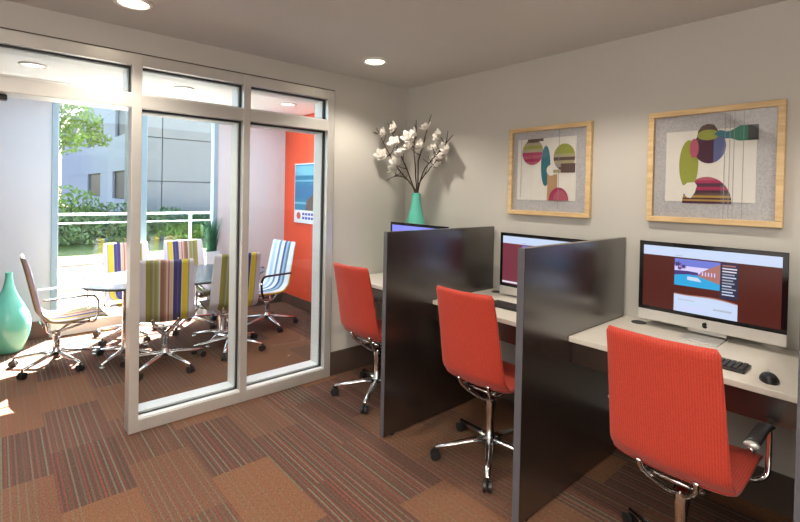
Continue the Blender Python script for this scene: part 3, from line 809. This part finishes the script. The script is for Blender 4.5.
link('poster_image', b, PB, t)

# ------------------------------------------------------------------ outside
struct(slab('ground_gravel', (-5.35, XW-.15, -9, 9, -.2, -.10), M['gravel']), 'pale gravel strip outside the window', 'gravel')
struct(slab('ground_curb', (-5.50, -5.35, -9, 9, -.2, -.07), M['curb']), 'brown stone curb edging the gravel', 'curb')
b = nb(); box(b, -7.85, -5.50, -9, 9, -.2, -.10); box(b, -6.80, -6.76, -9, 9, -.10, -.099, 1)
struct(link('ground_walk', b, [M['conc'], M['joint']]), 'pale concrete walkway outside', 'walkway')
struct(slab('ground_kerb', (-7.93, -7.85, -9, 9, -.2, -.05), M['curb']), 'low brown kerb at the edge of the lawn', 'kerb')
b = nb(); nx, ny = 24, 30; gv = []
for i in range(nx+1):
    x = -7.93-(22*(i/nx)**1.5); row = []
    for j in range(ny+1):
        y = -10+20*j/ny; z = -.08+min(.45, .14*(-7.93-x))*.8+random.uniform(-.01, .01)
        row.append(b.verts.new((x, y, z)))
    gv.append(row)
for i in range(nx):
    for j in range(ny): b.faces.new((gv[i][j], gv[i+1][j], gv[i+1][j+1], gv[i][j+1]))
struct(link('ground_lawn', b, M['lawn'], smooth=True), 'sunlit green lawn beyond the walkway', 'lawn')
# railing
t = tag(empty('garden_railing', (-7.6, 0, -.1)), 'white two bar metal railing along the walkway outside', 'railing')
b = nb(); box(b, -.025, .025, -8, 8, 1.02, 1.065); link('top_rail', b, M['rail'], t, bevel=.004)
b = nb(); box(b, -.015, .015, -8, 8, .86, .885); link('lower_rail', b, M['rail'], t, bevel=.003)
for yy in (-6.5, -4.4, -2.45, .42, 2.6):
    b = nb(); box(b, -.022, .022, yy-.03, yy+.03, 0, 1.02); link('rail_post', b, M['rail'], t, bevel=.003)

def leafcloud(bm, c, rad, n, size, seed, z0=None):
    R = random.Random(seed)
    for _ in range(n):
        while True:
            p = Vector((R.uniform(-1, 1), R.uniform(-1, 1), R.uniform(-1, 1)))
            if .35 < p.length < 1: break
        p = Vector((p.x*rad[0], p.y*rad[1], p.z*rad[2]))+Vector(c)
        if z0 is not None and p.z < z0: p.z = z0+R.uniform(0, .1)
        a = Vector((R.uniform(-1, 1), R.uniform(-1, 1), R.uniform(-1, 1))).normalized(); u = a.orthogonal().normalized(); s = size*R.uniform(.6, 1.3)
        bm.faces.new([bm.verts.new(p+a*s), bm.verts.new(p+u*s*.45), bm.verts.new(p-a*s), bm.verts.new(p-u*s*.45)])
def shrub(x, y, z, r, m, label, seed, n=900, sz=.06):
    t = tag(empty('garden_shrub', (x, y, z)), label, 'shrub', 'shrubs behind the railing')
    b = nb(); leafcloud(b, (0, 0, r[2]*.75), r, n, sz, seed, 0.02); link('foliage', b, m, t)
    b = nb()
    for k in range(5):
        a = 2*PI*k/5; tube(b, [(0, 0, -.05), (.3*r[0]*math.cos(a), .3*r[1]*math.sin(a), r[2]*.6), (.6*r[0]*math.cos(a), .6*r[1]*math.sin(a), r[2]*1.1)], .02, 6, rs=[.03, .02, .01])
    link('stem', b, M['bark'], t)
def gz(x): return -.08+min(.45, .14*(-7.93-x))*.8
k = 0
for x, y, r, m, lb in ((-10.6, -2.3, (.7, .8, .75), 'hedge1', 'bright yellow green shrub at the far left of the window view'),
                       (-10.8, -1.45, (.7, .75, .72), 'hedge1', 'tall bright green shrub under the tree trunk'),
                       (-9.9, -1.9, (.5, .7, .40), 'hedge2', 'low grey green shrub in front of the bright ones at left'),
                       (-9.9, -1.0, (.5, .75, .40), 'hedge2', 'low grey green shrub in the middle of the left window pane'),
                       (-10.7, -.5, (.6, .8, .50), 'hedge2', 'grey green shrub below the parking building windows'),
                       (-10.1, .1, (.5, .6, .42), 'hedge2', 'grey green shrub behind the main frame post'),
                       (-10.7, .85, (.5, .7, .42), 'hedge3', 'dark green shrub at left foot of the grey facade'),
                       (-10.7, 1.9, (.5, .8, .34), 'hedge3', 'dark green shrub low in front of the grey facade'),
                       (-9.9, .9, (.45, .7, .24), 'hedge1', 'small light green shrub in front of the grey facade'),
                       (-10.2, 2.7, (.5, .6, .3), 'hedge3', 'dark green shrub behind the tall grass planter')):
    k += 1; shrub(x, y, gz(x), r, M[m], lb, k)
# tree
t = tag(empty('garden_tree', (-11.4, -2.0, gz(-11.4))), 'leafy green tree with grey trunk at the left of the garden view', 'tree')
b = nb()
tube(b, [(0, -.15, -.05), (.02, -.05, 1.1), (.05, .1, 1.9), (.1, .3, 2.7), (.1, .4, 3.6)], .08, 9, rs=[.10, .085, .07, .045, .02])
tube(b, [(.03, .0, 1.5), (.1, .35, 2.1), (.1, .8, 2.7)], .04, 7, rs=[.05, .035, .015])
tube(b, [(.03, .05, 1.7), (-.1, -.4, 2.3), (-.1, -.7, 3.0)], .04, 7, rs=[.05, .035, .015])
link('trunk', b, mat('grey tree bark', (.22, .19, .17), .9, noise=.3, nscale=8, bump=.5), t, True)
b = nb()
for i, (c, r, n_) in enumerate((((0, .2, 3.3), (.9, .85, .85), 1500), ((0, -.6, 3.0), (.7, .6, .9), 900), ((.1, .75, 2.75), (.6, .6, .55), 650), ((0, .0, 2.5), (.6, .7, .45), 420), ((0, .1, 4.1), (.8, .8, .6), 600), ((.2, .35, 2.3), (.5, .55, .35), 260), ((.2, 1.15, 2.45), (.3, .35, .22), 110), ((.1, -.3, 2.2), (.4, .4, .3), 150))):
    leafcloud(b, c, r, n_, .062, 50+i)
link('crown', b, M['treeleaf'], t)

# parking structure: facade in plane y = 1.5
t = tag(empty('parking_building', (-20, 1.5, -.1)), 'pale stucco building with dark openings receding beyond the tree', 'building')
b = nb()
def lvl(z0, z1): box(b, -28, 5.8, 0, .4, z0, z1)
lvl(0, 1.02); lvl(2.35, 4.0); lvl(5.3, 6.4)
for x0, x1 in ((-28, -12.0), (-7.2, -3.6), (-.7, 5.8)): box(b, x0, x1, .01, .4, 1.0, 2.36)
for x0, x1 in ((-28, -12.0), (-6.4, -3.0), (-.2, 5.8)): box(b, x0, x1, .01, .4, 3.98, 5.32)
box(b, -28, 5.8, 0, 6, 6.4, 6.6)
link('facade', b, M['lilac'], t)
for x0, x1, z0, z1 in ((-12, -7.2, 1.02, 2.35), (-3.6, -.7, 1.02, 2.35), (-12, -6.4, 4.0, 5.3), (-3.0, -.2, 4.0, 5.3)):
    b = nb(); box(b, x0, x1, .12, .30, z0, z1); link('window_opening', b, M['darkwin'], t)
# grey panelled facade
t = tag(empty('grey_building', (-12, 0, -.1)), 'large grey panelled facade filling the right window pane', 'building')
b = nb()
ys = [.28, .92, 2.62, 4.3, 5.95]; zs = [0, 1.78, 3.08, 4.35]
for j in range(len(ys)-1):
    for i in range(len(zs)-1): box(b, -.12, 0, ys[j]+.012, ys[j+1]-.012, zs[i]+.012, zs[i+1]-.012)
link('facade_panels', b, M['greypanel'], t, bevel=.006)
b = nb(); box(b, -2, -.13, .3, 5.95, 0, 4.3); link('wall_core', b, M['joint'], t)

# ------------------------------------------------------------------ daylight
sun = bpy.data.lights.new('sun', 'SUN'); sun.energy = 85; sun.angle = .01; sun.color = (1, .98, .94)
so = bpy.data.objects.new('sun', sun); COL.objects.link(so)
d = Vector((.78*math.cos(math.radians(45)), -.62*math.cos(math.radians(45)), -math.sin(math.radians(45))))
so.rotation_euler = d.to_track_quat('-Z', 'Y').to_euler(); so.location = (-8, 5, 8)
w = bpy.data.worlds.new('sky'); SC.world = w; w.use_nodes = True
N, L = w.node_tree.nodes, w.node_tree.links
sk = N.new('ShaderNodeTexSky'); sk.sky_type = 'NISHITA'; sk.sun_disc = False; sk.sun_elevation = math.radians(40); sk.sun_rotation = math.radians(-50)
sk.dust_density = 2.5
L.new(sk.outputs[0], N['Background'].inputs[0]); N['Background'].inputs[1].default_value = .85
# ------------------------------------------------------------------ camera
cam = bpy.data.cameras.new('camera'); co = bpy.data.objects.new('camera', cam); COL.objects.link(co)
yaw, pit, rol = [math.radians(a) for a in (138.834, -.775, 1.149)]
F = Vector((math.cos(yaw)*math.cos(pit), math.sin(yaw)*math.cos(pit), math.sin(pit)))
R = F.cross(Vector((0, 0, 1))).normalized(); U = R.cross(F)
R2 = R*math.cos(rol)+U*math.sin(rol); U2 = -R*math.sin(rol)+U*math.cos(rol)
m4 = Matrix((R2, U2, -F)).transposed().to_4x4(); m4.translation = Vector((3.123, -2.796, 1.48))
co.matrix_world = m4
cam.sensor_width = 36; cam.lens = 460.45*36/800; cam.shift_y = -(261-199.04)/800; cam.clip_start = .05; cam.clip_end = 200
SC.camera = co
SC.view_settings.view_transform = 'Standard'; SC.view_settings.look = 'None'; SC.view_settings.gamma = 1; SC.view_settings.use_curve_mapping = False
SC.view_settings.exposure = 0.52
SC.cycles.max_bounces = 10; SC.cycles.transparent_max_bounces = 16; SC.cycles.caustics_reflective = False; SC.cycles.sample_clamp_indirect = 6
SC.cycles.use_denoising = True
